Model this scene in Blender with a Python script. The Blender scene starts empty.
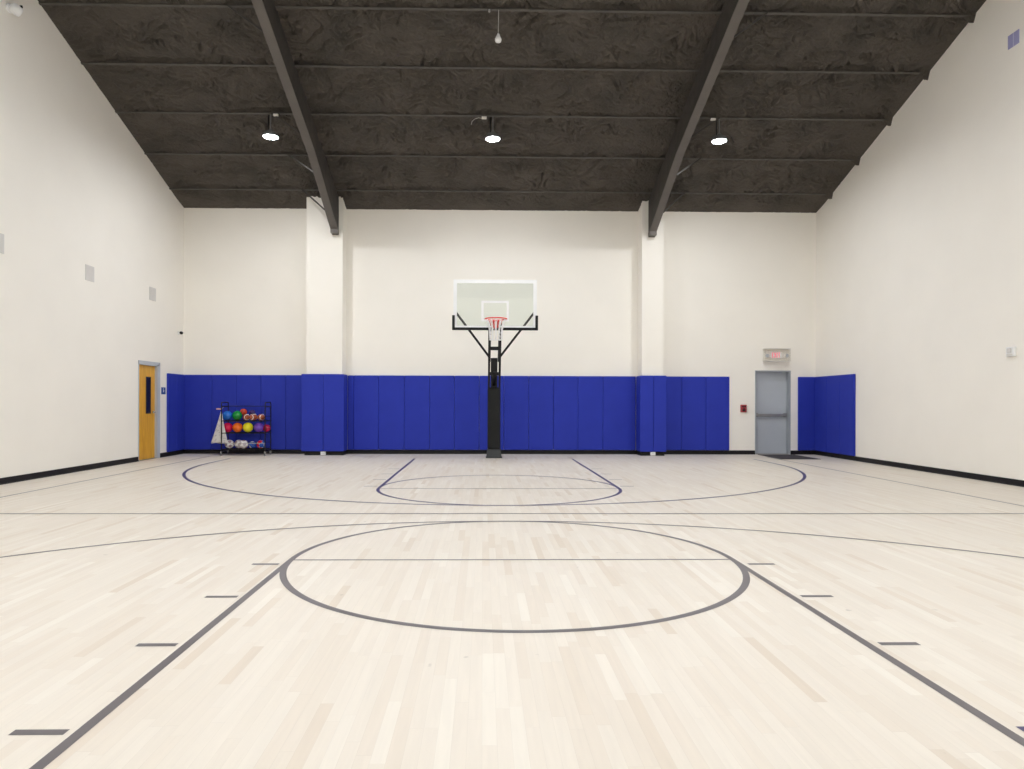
import bpy, bmesh, math, random
from mathutils import Vector, Matrix, noise, Euler
random.seed(7)
PI = math.pi
scene = bpy.context.scene
C = scene.collection

# ------------------------------------------------------------------ layout
WL, WR = -7.43, 8.40           # side wall faces
WB, WF = 17.31, -1.35          # back / front wall faces
EAVE = 6.10
RIDGE_Y = 8.06
def roof(y):
    return EAVE + (WB - y) / 3.0 if y >= RIDGE_Y else EAVE + (WB - 2*RIDGE_Y + y) / 3.0
X0 = 0.2493                    # court axis
FT1, HALF = 5.678, 8.06
FT2 = 2*HALF - FT1

# --------------------------------------------------------------- materials
def new_mat(name):
    m = bpy.data.materials.new(name); m.use_nodes = True
    nt = m.node_tree; nt.nodes.clear()
    out = nt.nodes.new('ShaderNodeOutputMaterial')
    return m, nt, out
def N(nt, t, **kw):
    n = nt.nodes.new(t)
    for k, v in kw.items():
        setattr(n, k, v)
    return n
def M(name, col, rough=.5, metal=0.0, var=0.06, nscale=6.0, bump=0.0, bscale=60.0, spec=.5, coat=0.0):
    """principled with a procedural tint variation and bump"""
    m, nt, out = new_mat(name)
    b = N(nt, 'ShaderNodeBsdfPrincipled')
    b.inputs['Roughness'].default_value = rough
    b.inputs['Metallic'].default_value = metal
    b.inputs['Specular IOR Level'].default_value = spec
    b.inputs['Coat Weight'].default_value = coat
    tc = N(nt, 'ShaderNodeTexCoord')
    nz = N(nt, 'ShaderNodeTexNoise'); nz.inputs['Scale'].default_value = nscale; nz.inputs['Detail'].default_value = 4
    rp = N(nt, 'ShaderNodeValToRGB')
    lo = [c*(1-var) for c in col]; hi = [min(1, c*(1+var)) for c in col]
    rp.color_ramp.elements[0].color = (*lo, 1); rp.color_ramp.elements[1].color = (*hi, 1)
    rp.color_ramp.elements[0].position = .3; rp.color_ramp.elements[1].position = .7
    nt.links.new(tc.outputs['Object'], nz.inputs['Vector'])
    nt.links.new(nz.outputs['Fac'], rp.inputs['Fac'])
    nt.links.new(rp.outputs['Color'], b.inputs['Base Color'])
    if bump:
        n2 = N(nt, 'ShaderNodeTexNoise'); n2.inputs['Scale'].default_value = bscale; n2.inputs['Detail'].default_value = 3
        bp = N(nt, 'ShaderNodeBump'); bp.inputs['Strength'].default_value = bump; bp.inputs['Distance'].default_value = .01
        nt.links.new(tc.outputs['Object'], n2.inputs['Vector'])
        nt.links.new(n2.outputs['Fac'], bp.inputs['Height'])
        nt.links.new(bp.outputs['Normal'], b.inputs['Normal'])
    nt.links.new(b.outputs['BSDF'], out.inputs['Surface'])
    return m
def Emit(name, col, strength):
    m, nt, out = new_mat(name)
    e = N(nt, 'ShaderNodeEmission'); e.inputs['Color'].default_value = (*col, 1); e.inputs['Strength'].default_value = strength
    nt.links.new(e.outputs[0], out.inputs['Surface'])
    return m

LIGHT_STRENGTH = 580.0
mt = {}
mt['wall'] = M('wall_paint', (.915, .885, .82), .75, var=.012, nscale=1.2, bump=.06, bscale=90, spec=.25)
mt['base'] = M('black_rubber', (.010, .009, .010), .5, var=.15, nscale=4, spec=.25)
mt['steel'] = M('beam_paint', (.115, .103, .092), .55, var=.08, nscale=3, bump=.05)
mt['web'] = M('dark_beam_web', (.052, .046, .040), .7, var=.2, nscale=5, bump=.4, bscale=25)  # web coloured darker than the flange
mt['brace'] = M('brace_paint', (.05, .045, .04), .6, var=.1)
mt['purlin'] = M('purlin_paint', (.075, .068, .060), .6, var=.15, nscale=7, bump=.1)
mt['pad'] = M('blue_vinyl', (.026, .043, .385), .5, var=.05, nscale=2.5, bump=.05, bscale=14, spec=.13)
mt['padside'] = mt['pad']
mt['black'] = M('black_powder_coat', (.009, .009, .010), .4, var=.1, spec=.3)
mt['blackpad'] = M('black_padding', (.010, .011, .011), .6, var=.15, bump=.05, spec=.25)
mt['white'] = M('white_paint', (.86, .87, .87), .4, var=.02)
mt['plastic'] = M('white_plastic', (.80, .78, .73), .4, var=.02)
mt['plate'] = M('grey_plate', (.70, .685, .66), .5, var=.03)
mt['rim'] = M('orange_rim', (.75, .075, .055), .35, var=.06)
mt['net'] = M('white_net', (.88, .88, .88), .8, var=.03)
mt['frame'] = M('grey_frame_paint', (.48, .52, .58), .4, var=.03)
mt['doorgrey'] = M('grey_door_paint', (.46, .50, .55), .4, var=.03, nscale=2)
mt['doorframe'] = M('grey_frame_dark', (.36, .39, .42), .4, var=.03)
mt['bar'] = M('brushed_metal', (.28, .28, .29), .35, metal=.7, var=.05)
mt['chrome'] = M('chrome', (.75, .75, .75), .18, metal=1.0, var=.02)
mt['darkglass'] = M('dark_glass', (.012, .012, .013), .06, var=.1)
mt['mat'] = M('entry_mat', (.055, .05, .055), .95, var=.2, nscale=40, bump=.3, bscale=200)
mt['signblue'] = M('sign_blue', (.01, .075, .32), .4, var=.03)
mt['alarmred'] = M('alarm_red', (.36, .03, .045), .35, var=.04)
mt['red_letter'] = Emit('exit_letters', (1, .13, .20), 1.0)
mt['lens'] = Emit('lamp_lens', (.965, .985, 1.02), LIGHT_STRENGTH)
mt['lavender'] = M('lavender_plate', (.36, .36, .60), .45, var=.04)
mt['lavseam'] = M('pale_seam', (.62, .62, .76), .5, var=.02)
mt['cast'] = M('lamp_housing', (.16, .16, .165), .45, metal=.2, var=.08)
mt['hang'] = M('lamp_rod', (.16, .16, .16), .5)
mt['wire'] = M('grey_wire', (.36, .35, .33), .5, var=.05)
mt['tyre'] = M('caster_wheel', (.18, .18, .18), .5, var=.1)

def wood_door_mat():
    m, nt, out = new_mat('honey_wood')
    b = N(nt, 'ShaderNodeBsdfPrincipled'); b.inputs['Roughness'].default_value = .4
    tc = N(nt, 'ShaderNodeTexCoord'); mp = N(nt, 'ShaderNodeMapping'); mp.inputs['Scale'].default_value = (8, 8, .7)
    nz = N(nt, 'ShaderNodeTexNoise'); nz.inputs['Scale'].default_value = 3; nz.inputs['Detail'].default_value = 6; nz.inputs['Distortion'].default_value = .6
    rp = N(nt, 'ShaderNodeValToRGB')
    rp.color_ramp.elements[0].color = (.62, .30, .020, 1); rp.color_ramp.elements[1].color = (.80, .44, .04, 1)
    rp.color_ramp.elements[0].position = .3; rp.color_ramp.elements[1].position = .7
    nt.links.new(tc.outputs['Object'], mp.inputs['Vector']); nt.links.new(mp.outputs[0], nz.inputs['Vector'])
    nt.links.new(nz.outputs['Fac'], rp.inputs['Fac']); nt.links.new(rp.outputs[0], b.inputs['Base Color'])
    nt.links.new(b.outputs[0], out.inputs['Surface'])
    return m
mt['wooddoor'] = wood_door_mat()

def glass_mat():
    m, nt, out = new_mat('backboard_glass')
    t = N(nt, 'ShaderNodeBsdfTransparent'); t.inputs['Color'].default_value = (.935, .965, .95, 1)
    g = N(nt, 'ShaderNodeBsdfGlossy'); g.inputs['Roughness'].default_value = .03
    nz = N(nt, 'ShaderNodeTexNoise'); nz.inputs['Scale'].default_value = 1.5
    mr = N(nt, 'ShaderNodeMapRange'); mr.inputs[3].default_value = .03; mr.inputs[4].default_value = .06
    mx = N(nt, 'ShaderNodeMixShader')
    nt.links.new(nz.outputs['Fac'], mr.inputs[0]); nt.links.new(mr.outputs[0], mx.inputs[0])
    nt.links.new(t.outputs[0], mx.inputs[1]); nt.links.new(g.outputs[0], mx.inputs[2])
    nt.links.new(mx.outputs[0], out.inputs['Surface'])
    return m
mt['glass'] = glass_mat()
def clear_mat():
    m, nt, out = new_mat('clear_cover')
    t = N(nt, 'ShaderNodeBsdfTransparent'); t.inputs['Color'].default_value = (.985, .985, .98, 1)
    g = N(nt, 'ShaderNodeBsdfDiffuse'); g.inputs['Color'].default_value = (.75, .74, .70, 1)
    mx = N(nt, 'ShaderNodeMixShader'); mx.inputs[0].default_value = .035
    nt.links.new(t.outputs[0], mx.inputs[1]); nt.links.new(g.outputs[0], mx.inputs[2])
    nt.links.new(mx.outputs[0], out.inputs['Surface'])
    return m
mt['clear'] = clear_mat()

def foam_mat():
    m, nt, out = new_mat('spray_foam')
    b = N(nt, 'ShaderNodeBsdfPrincipled'); b.inputs['Roughness'].default_value = .8
    b.inputs['Specular IOR Level'].default_value = .3
    tc = N(nt, 'ShaderNodeTexCoord')
    nz = N(nt, 'ShaderNodeTexNoise'); nz.inputs['Scale'].default_value = 1.3; nz.inputs['Detail'].default_value = 5
    rp = N(nt, 'ShaderNodeValToRGB')
    rp.color_ramp.elements[0].color = (.080, .071, .061, 1); rp.color_ramp.elements[1].color = (.116, .099, .084, 1)
    rp.color_ramp.elements[0].position = .35; rp.color_ramp.elements[1].position = .7
    n2 = N(nt, 'ShaderNodeTexNoise'); n2.inputs['Scale'].default_value = 11; n2.inputs['Detail'].default_value = 8; n2.inputs['Roughness'].default_value = .65; n2.inputs['Distortion'].default_value = .8
    bp = N(nt, 'ShaderNodeBump'); bp.inputs['Strength'].default_value = 1.0; bp.inputs['Distance'].default_value = .09
    nt.links.new(tc.outputs['Object'], nz.inputs['Vector']); nt.links.new(tc.outputs['Object'], n2.inputs['Vector'])
    nt.links.new(nz.outputs['Fac'], rp.inputs['Fac']); nt.links.new(rp.outputs[0], b.inputs['Base Color'])
    nt.links.new(n2.outputs['Fac'], bp.inputs['Height']); nt.links.new(bp.outputs[0], b.inputs['Normal'])
    nt.links.new(b.outputs[0], out.inputs['Surface'])
    return m
mt['foam'] = foam_mat()

def maple_mat():
    m, nt, out = new_mat('maple_strip_floor')
    L = nt.links.new
    b = N(nt, 'ShaderNodeBsdfPrincipled')
    b.inputs['Specular IOR Level'].default_value = .22
    tc = N(nt, 'ShaderNodeTexCoord'); sp = N(nt, 'ShaderNodeSeparateXYZ')
    L(tc.outputs['Object'], sp.inputs[0])
    def mth(op, a, bb=None):
        n = N(nt, 'ShaderNodeMath', operation=op)
        for i, v in enumerate((a, bb)):
            if v is None: continue
            if isinstance(v, (int, float)): n.inputs[i].default_value = v
            else: L(v, n.inputs[i])
        return n.outputs[0]
    xs = mth('DIVIDE', sp.outputs['X'], .0572)
    row = mth('FLOOR', xs)
    wn = N(nt, 'ShaderNodeTexWhiteNoise', noise_dimensions='1D'); L(row, wn.inputs['W'])
    wn2 = N(nt, 'ShaderNodeTexWhiteNoise', noise_dimensions='1D'); L(mth('ADD', row, 71.3), wn2.inputs['W'])
    ln = mth('ADD', mth('MULTIPLY', wn2.outputs['Value'], .55), .45)
    ys = mth('ADD', mth('DIVIDE', sp.outputs['Y'], ln), mth('MULTIPLY', wn.outputs['Value'], 37.0))
    cell = mth('FLOOR', ys)
    cb = N(nt, 'ShaderNodeCombineXYZ'); L(row, cb.inputs[0]); L(cell, cb.inputs[1])
    wc = N(nt, 'ShaderNodeTexWhiteNoise', noise_dimensions='3D'); L(cb.outputs[0], wc.inputs['Vector'])
    # plank tone
    rp = N(nt, 'ShaderNodeValToRGB'); cr = rp.color_ramp
    cr.elements[0].color = (.655, .575, .475, 1); cr.elements[0].position = 0
    cr.elements[1].color = (.76, .712, .63, 1); cr.elements[1].position = 1
    for p, c in ((.06, (.695, .628, .538)), (.3, (.712, .652, .566)), (.92, (.732, .677, .594))):
        e = cr.elements.new(p); e.color = (*c, 1)
    L(wc.outputs['Value'], rp.inputs['Fac'])
    # grain along the strip
    mp = N(nt, 'ShaderNodeMapping'); mp.inputs['Scale'].default_value = (26, 1.6, 1)
    off = N(nt, 'ShaderNodeVectorMath', operation='ADD'); L(tc.outputs['Object'], mp.inputs['Vector'])
    sc = N(nt, 'ShaderNodeVectorMath', operation='SCALE'); sc.inputs['Scale'].default_value = 40
    L(wc.outputs['Color'], sc.inputs[0]); L(mp.outputs[0], off.inputs[0]); L(sc.outputs[0], off.inputs[1])
    gn = N(nt, 'ShaderNodeTexNoise'); gn.inputs['Scale'].default_value = 1.2; gn.inputs['Detail'].default_value = 4; gn.inputs['Distortion'].default_value = .6
    L(off.outputs[0], gn.inputs['Vector'])
    gr = N(nt, 'ShaderNodeMapRange'); gr.inputs[1].default_value = .25; gr.inputs[2].default_value = .75; gr.inputs[3].default_value = .96; gr.inputs[4].default_value = 1.03
    L(gn.outputs['Fac'], gr.inputs[0])
    # seams between strips and at butt ends (hairlines)
    fx = mth('FRACT', xs); seam = mth('LESS_THAN', fx, .022)
    fy = mth('FRACT', ys); butt = mth('LESS_THAN', fy, .0025)
    sm = mth('MAXIMUM', seam, butt)
    dk = mth('SUBTRACT', 1.0, mth('MULTIPLY', sm, .10))
    # mineral specks
    vo = N(nt, 'ShaderNodeTexNoise'); vo.inputs['Scale'].default_value = 9; vo.inputs['Detail'].default_value = 2
    L(tc.outputs['Object'], vo.inputs['Vector'])
    sr = N(nt, 'ShaderNodeMapRange'); sr.inputs[1].default_value = .74; sr.inputs[2].default_value = .80; sr.inputs[3].default_value = 1; sr.inputs[4].default_value = .72
    L(vo.outputs['Fac'], sr.inputs[0])
    tot = mth('MULTIPLY', mth('MULTIPLY', gr.outputs[0], dk), sr.outputs[0])
    mul = N(nt, 'ShaderNodeVectorMath', operation='SCALE'); L(rp.outputs[0], mul.inputs[0]); L(tot, mul.inputs['Scale'])
    L(mul.outputs[0], b.inputs['Base Color'])
    rr = N(nt, 'ShaderNodeMapRange'); rr.inputs[3].default_value = .40; rr.inputs[4].default_value = .52
    L(gn.outputs['Fac'], rr.inputs[0]); L(rr.outputs[0], b.inputs['Roughness'])
    L(b.outputs[0], out.inputs['Surface'])
    return m
mt['maple'] = maple_mat()
mt['line'] = M('glare_grey_navy_paint', (.125, .112, .12), .32, var=.08, nscale=3)  # near lines: navy paint greyed, the glare on it put into the colour
mt['navy'] = M('navy_court_paint', (.052, .042, .125), .32, var=.08, nscale=3)
mt['thin'] = M('thin_line_paint', (.11, .095, .105), .35, var=.08, nscale=3)

# ----------------------------------------------------------------- helpers
def make(name, bm, m, parent=None, smooth=False, kind=None, label=None, origin=None):
    me = bpy.data.meshes.new(name)
    bmesh.ops.recalc_face_normals(bm, faces=bm.faces)
    if origin is not None:
        bmesh.ops.translate(bm, vec=-Vector(origin), verts=bm.verts)
    bm.to_mesh(me); bm.free()
    if smooth:
        for p in me.polygons: p.use_smooth = True
    if isinstance(m, (list, tuple)):
        for x in m: me.materials.append(x)
    else:
        me.materials.append(m)
    o = bpy.data.objects.new(name, me); C.objects.link(o)
    if origin is not None: o.location = origin
    if parent: o.parent = parent
    if kind: o['kind'] = kind
    if label: o['label'] = label
    return o
def tag(o, label, cat, group=None):
    o['label'] = label; o['category'] = cat
    if group: o['group'] = group
    return o
def thing(name, label, cat, loc=(0, 0, 0), group=None):
    o = bpy.data.objects.new(name, None); C.objects.link(o)
    o.empty_display_size = .1
    o.location = loc
    return tag(o, label, cat, group)
def box(bm, x0, x1, y0, y1, z0, z1, bev=0, seg=2, mi=0):
    x0, x1 = sorted((x0, x1)); y0, y1 = sorted((y0, y1)); z0, z1 = sorted((z0, z1))
    r = bmesh.ops.create_cube(bm, size=1)
    vs = r['verts']
    for v in vs:
        v.co = Vector(((x0+x1)/2 + v.co.x*(x1-x0), (y0+y1)/2 + v.co.y*(y1-y0), (z0+z1)/2 + v.co.z*(z1-z0)))
    fs = {f for v in vs for f in v.link_faces}
    for f in fs: f.material_index = mi
    if bev:
        es = list({e for v in vs for e in v.link_edges})
        bmesh.ops.bevel(bm, geom=es, offset=bev, segments=seg, affect='EDGES', profile=.5)
def prism(bm, pts, axis, a, b):
    """extrude polygon pts (2-D) along axis from a to b"""
    def P(p, t):
        if axis == 'x': return (t, p[0], p[1])
        if axis == 'y': return (p[0], t, p[1])
        return (p[0], p[1], t)
    A = [bm.verts.new(P(p, a)) for p in pts]; B = [bm.verts.new(P(p, b)) for p in pts]
    n = len(pts)
    bm.faces.new(A); bm.faces.new(B[::-1])
    for i in range(n):
        bm.faces.new((A[i], B[i], B[(i+1) % n], A[(i+1) % n]))
def tube(bm, path, r, n=8, closed=False, radii=None):
    path = [Vector(p) for p in path]; m = len(path)
    rings = []
    up = None
    for i, p in enumerate(path):
        if closed: d = path[(i+1) % m] - path[i-1]
        else: d = (path[min(i+1, m-1)] - path[max(i-1, 0)])
        d.normalize()
        if up is None:
            up = Vector((0, 0, 1)) if abs(d.z) < .9 else Vector((1, 0, 0))
        s = d.cross(up)
        if s.length < 1e-4: s = d.cross(Vector((0, 1, 0)))
        s.normalize(); u = s.cross(d).normalized(); up = u
        rr = radii[i] if radii else r
        rings.append([bm.verts.new(p + (s*math.cos(2*PI*k/n) + u*math.sin(2*PI*k/n))*rr) for k in range(n)])
    for i in range(m if closed else m-1):
        a, b = rings[i], rings[(i+1) % m]
        for k in range(n):
            bm.faces.new((a[k], a[(k+1) % n], b[(k+1) % n], b[k]))
    if not closed:
        bm.faces.new(rings[0]); bm.faces.new(rings[-1][::-1])
def bar(bm, a, b, w, h):
    """rectangular bar from a to b, width w (sideways) and height h"""
    a, b = Vector(a), Vector(b); d = (b-a).normalized()
    up = Vector((0, 0, 1)) if abs(d.z) < .95 else Vector((0, 1, 0))
    s = d.cross(up).normalized(); u = s.cross(d).normalized()
    q = [s*w/2+u*h/2, -s*w/2+u*h/2, -s*w/2-u*h/2, s*w/2-u*h/2]
    A = [bm.verts.new(a+x) for x in q]; B = [bm.verts.new(b+x) for x in q]
    bm.faces.new(A); bm.faces.new(B[::-1])
    for i in range(4): bm.faces.new((A[i], B[i], B[(i+1) % 4], A[(i+1) % 4]))
def lathe(bm, prof, c=(0, 0, 0), n=24, axis='z'):
    c = Vector(c); rings = []
    for r, h in prof:
        ring = []
        for k in range(n):
            a = 2*PI*k/n
            if axis == 'z': v = Vector((r*math.cos(a), r*math.sin(a), h))
            elif axis == 'x': v = Vector((h, r*math.cos(a), r*math.sin(a)))
            else: v = Vector((r*math.cos(a), h, r*math.sin(a)))
            ring.append(bm.verts.new(c+v))
        rings.append(ring)
    for a, b in zip(rings, rings[1:]):
        for k in range(n): bm.faces.new((a[k], a[(k+1) % n], b[(k+1) % n], b[k]))
    bm.faces.new(rings[0][::-1]); bm.faces.new(rings[-1])
def BM(): return bmesh.new()
def empty_copy(root):
    r = root.copy(); C.objects.link(r)
    for ch in list(root.children):
        c = ch.copy(); C.objects.link(c); c.parent = r
        for g in list(ch.children):
            d = g.copy(); C.objects.link(d); d.parent = c
    return r

# ================================================================ the shell
bm = BM(); box(bm, WL-.3, WR+.3, WF-.3, WB+.6, -.15, 0)
floor = make('floor', bm, mt['maple'], kind='structure')

def gable(y0, y1, z0):
    pts = [(y0, z0), (y1, z0), (y1, roof(y1)+.25)]
    if y0 < RIDGE_Y < y1: pts.append((RIDGE_Y, roof(RIDGE_Y)+.25))
    pts.append((y0, roof(y0)+.25))
    return pts
D1 = (15.055, 15.99, 2.13)       # opening in the left wall
bm = BM()
prism(bm, gable(WF-.3, D1[0], 0), 'x', WL-.3, WL)
prism(bm, gable(D1[0], D1[1], D1[2]), 'x', WL-.3, WL)
prism(bm, gable(D1[1], WB+.5, 0), 'x', WL-.3, WL)
make('wall_left', bm, mt['wall'], kind='structure')
bm = BM(); prism(bm, gable(WF-.3, WB+.5, 0), 'x', WR, WR+.3)
make('wall_right', bm, mt['wall'], kind='structure')
D2 = (6.858, 7.762, 2.115)
bm = BM()
box(bm, WL-.2, D2[0], WB, WB+.5, 0, EAVE+.2)
box(bm, D2[0], D2[1], WB, WB+.5, D2[2], EAVE+.2)
box(bm, D2[1], WR+.2, WB, WB+.5, 0, EAVE+.2)
make('wall_back', bm, mt['wall'], kind='structure')
bm = BM(); box(bm, WL-.2, WR+.2, WF-.3, WF, 0, roof(WF)+.2)
make('wall_front', bm, mt['wall'], kind='structure')

# columns boxed out from the back wall
COLS = ((-4.285, -3.41), (3.885, 4.41))
for (a, b), lab in zip(COLS, ('wide cream boxed-out column left of the hoop', 'narrow cream boxed-out column right of the hoop')):
    bm = BM(); box(bm, a, b, 16.84, WB, 0, roof(16.84)+.02)
    o = make('column', bm, mt['wall'], origin=((a+b)/2, 17.05, 0)); tag(o, lab, 'column')

# ceiling: sprayed foam, real relief in the visible part
PURL = [11.69, 12.90, 14.09, 15.30, 16.50]
def foam_h(x, y):
    p = Vector((x, y, 0))
    h = .022*noise.noise(p*.9) + .018*noise.noise(p*2.3+Vector((5, 3, 1)))
    wx = noise.noise(p*1.7); wy = noise.noise(p*1.7+Vector((9, 9, 9)))
    q = p + Vector((wx, wy, 0))*.30
    msk = .5+noise.noise(p*.8+Vector((0, 0, 7)))
    m2 = max(0, .45+1.3*noise.noise(p*1.9+Vector((3, 0, 17))))
    r = 1-abs(noise.noise(Vector((q.x*1.7, q.y*3.2, 2))))*9
    if r > 0: h += .11*r*max(0, msk-.25)                # sharp folds
    r2 = 1-abs(noise.noise(Vector((q.x*4.5, q.y*6.5, 5))))*5
    if r2 > 0: h += .055*r2*m2
    r3 = noise.noise(Vector((q.x*9, q.y*12, 8)))
    h += .012*r3
    if r3 > .22: h += .22*(r3-.22)*m2               # pits
    h += .012*noise.noise(p*21)
    for yp in PURL:                                  # foam pulled back uphill of each purlin
        d = yp - y
        if .0 < d < .13:
            g = noise.noise(Vector((x*1.1, yp*3, 0)))+.45*noise.noise(Vector((x*5, yp, 3)))
            h += .08*max(0, min(1, g*2.6+.15))*max(0, 1-abs(d-.055)/.07)
    return h
bm = BM()
xs = [WL-.06+i*.022 for i in range(int((WR-WL+.12)/.022)+2)]
ys = [10.6+i*.021 for i in range(int((WB+.03-10.6)/.021)+1)]
grid = []
for y in ys:
    row = []
    for x in xs:
        gob = 0
        for yp in PURL:
            if x > WR-.22: gob += .13*max(0, 1-abs(y-yp-.03)/.07)*min(1, (x-WR+.22)/.15)
        z = roof(y) - gob - .028*min(1, (WB-y)/.4) + foam_h(x, y)*min(1, max(.12, (WB-y)/.5))*min(1, max(.1, (x-WL)/.25), max(.1, (x-WL)/.25))*min(1, max(.1, (WR-x)/.25))
        row.append(bm.verts.new((x, y, z)))
    grid.append(row)
for j in range(len(ys)-1):
    for i in range(len(xs)-1):
        bm.faces.new((grid[j][i], grid[j+1][i], grid[j+1][i+1], grid[j][i+1]))
def cq(y0, y1):
    v = [bm.verts.new(p) for p in ((WL-.1, y0, roof(y0)), (WR+.1, y0, roof(y0)), (WR+.1, y1, roof(y1)), (WL-.1, y1, roof(y1)))]
    bm.faces.new(v)
cq(10.62, RIDGE_Y); cq(RIDGE_Y, WF-.1)
# deck above
def cq2(y0, y1):
    v = [bm.verts.new(p) for p in ((WL-.3, y0, roof(y0)+.25), (WR+.3, y0, roof(y0)+.25), (WR+.3, y1, roof(y1)+.25), (WL-.3, y1, roof(y1)+.25))]
    bm.faces.new(v)
cq2(WB+.5, RIDGE_Y); cq2(RIDGE_Y, WF-.3)
make('ceiling', bm, mt['foam'], kind='structure', smooth=False)

# purlins: steel flange peeping out of the foam
ordn = ['first', 'second', 'third', 'fourth', 'fifth', 'sixth', 'seventh', 'eighth', 'ninth', 'tenth', 'eleventh', 'twelfth', 'thirteenth', 'fourteenth']
plab = ['dark steel roof purlin, highest and nearest of the five', 'dark steel roof purlin, second from the top of the photo',
        'dark steel roof purlin that the three bright lamps hang from', 'dark steel roof purlin just below the three bright lamps',
        'dark steel roof purlin, lowest, just in front of the back wall']
for i, yp in enumerate(PURL):
    z = roof(yp)
    bm = BM()
    sl = -1/3.0
    def pz(y, d): return roof(y) - d
    # C section: web + bottom flange with lip
    prism(bm, [(yp+.024, pz(yp+.024, .052)), (yp-.020, pz(yp-.020, .052)), (yp-.020, pz(yp-.020, .042)), (yp+.014, pz(yp+.014, .042)),
               (yp+.014, pz(yp+.014, -.12)), (yp+.024, pz(yp+.024, -.12))], 'x', WL, WR)
    o = make('roof_purlin', bm, mt['purlin'], origin=(X0, yp, z)); tag(o, plab[i], 'purlin', None)

# haunched rafters
prof = [(16.84, 5.30), (16.67, 5.45), (16.34, 5.60), (14.88, 6.29), (14.4, 6.50), (10.93, 7.64), (9.6, 8.07), (8.06, 8.58), (6.5, 8.07)]
for (xc, side, nm) in ((-3.585, -1, 'left'), (4.115, 1, 'right')):
    t = thing('roof_beam', 'tapered dark steel roof beam running down to the %s cream column' % ('wide' if side < 0 else 'narrow'), 'roof beam', (xc, 16.84, 5.3))
    def loc(o):
        o.location = (0, 0, 0); o.matrix_parent_inverse = Matrix.Translation(-Vector(t.location)); return o
    bm = BM()   # web
    top = [(y, roof(y)-.0) for y, _ in reversed(prof)]
    lower = [(y, z+.012) for y, z in prof]
    lower[0] = (16.84, 5.34); lower[1] = (16.67, 5.46)
    # split into strips to stay convex
    for (ya, za), (yb, zb) in zip(lower, lower[1:]):
        prism(bm, [(ya, za), (yb, zb), (yb, roof(yb)), (ya, roof(ya))], 'x', xc-.076, xc+.076)
    loc(make('web', bm, mt['web'], t, label='darker web of the beam'))
    bm = BM()
    for (ya, za), (yb, zb) in zip(prof[1:], prof[2:]):
        prism(bm, [(ya, za), (yb, zb), (yb, zb+.014), (ya, za+.014)], 'x', xc-.085, xc+.085)
    loc(make('bottom_flange', bm, mt['steel'], t))
    bm = BM(); box(bm, xc-.085, xc+.085, 16.67, 16.839, 5.355, 5.455)
    loc(make('bearing_end', bm, mt['steel'], t))
    bm = BM()
    for ys_ in (15.9, 14.6):
        pass
    box(bm, xc-.08, xc+.08, 16.82, 16.839, 5.45, roof(16.83)-.06)
    loc(make('end_plate', bm, mt['steel'], t))
    for yp, yb, zb in ((11.69, 11.56, 7.435), (14.09, 13.93, 6.665), (15.30, 15.0, 6.25), (16.50, 16.1, 5.73)):
        bm = BM(); bar(bm, (xc+side*.085, yb, zb+.01), (xc+side*(.085+.62), yp-.01, roof(yp)-.045), .028, .028)
        loc(make('brace', bm, mt['brace'], t))

# baseboards (rubber cove)
def cove_y(bm, x, y0, y1, s):          # along Y on a side wall, s = inward direction
    prism(bm, [(x, 0), (x+s*.03, 0), (x+s*.014, .02), (x+s*.010, .1), (x, .1)], 'y', y0, y1)
def cove_x(bm, y, x0, x1):
    prism(bm, [(y, 0), (y-.03, 0), (y-.014, .02), (y-.010, .1), (y, .1)], 'x', x0, x1)
bm = BM(); cove_y(bm, WL, WF, D1[0]-.012, 1); cove_y(bm, WL, D1[1]+.05, WB, 1)
make('baseboard_left', bm, mt['base'], kind='structure')
bm = BM(); cove_y(bm, WR, WF, WB, -1)
make('baseboard_right', bm, mt['base'], kind='structure')
bm = BM()
cove_x(bm, WB, WL, COLS[0][0]); cove_x(bm, WB, COLS[0][1], COLS[1][0]); cove_x(bm, WB, COLS[1][1], D2[0]); cove_x(bm, WB, D2[1], WR)
for a, b in COLS:
    cove_x(bm, 16.84, a-.03, b+.03)
    cove_y(bm, a, 16.81, WB, -1); cove_y(bm, b, 16.81, WB, 1)
make('baseboard_back', bm, mt['base'], kind='structure')
bm = BM(); prism(bm, [(WF, 0), (WF+.03, 0), (WF+.01, .1), (WF, .1)], 'x', WL, WR)
make('baseboard_front', bm, mt['base'], kind='structure')

# ------------------------------------------------------- painted court lines
def ring(bm, cx, cy, r0, r1, a0=0, a1=2*PI, n=160, z=.0012):
    v = []
    full = abs(a1-a0-2*PI) < 1e-6
    for i in range(n+1 if not full else n):
        a = a0+(a1-a0)*i/n
        v.append((bm.verts.new((cx+r0*math.cos(a), cy+r0*math.sin(a), z)), bm.verts.new((cx+r1*math.cos(a), cy+r1*math.sin(a), z))))
    m = len(v)
    for i in range(m if full else m-1):
        a, b = v[i], v[(i+1) % m]; bm.faces.new((a[0], a[1], b[1], b[0]))
def strip(bm, x0, x1, y0, y1, z=.0012):
    v = [bm.verts.new(p) for p in ((x0, y0, z), (x1, y0, z), (x1, y1, z), (x0, y1, z))]
    bm.faces.new(v)
def line(name, bm, m): return make(name, bm, m, floor, kind='structure')
BL1, BL2 = 2*HALF-15.83, 15.83
bm = BM(); ring(bm, X0, FT1, 1.78, 1.83, z=.0014); line('free_throw_circle', bm, mt['line'])
bm = BM(); ring(bm, X0, FT2, 1.78, 1.83, z=.0014); line('free_throw_circle', bm, mt['navy'])
bm = BM(); strip(bm, X0-1.78, X0+1.78, FT1-.043, FT1-.013); line('free_throw_line', bm, mt['line'])
bm = BM(); strip(bm, X0-1.78, X0+1.78, FT2-.13, FT2-.09); line('free_throw_line', bm, mt['thin'])
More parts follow.
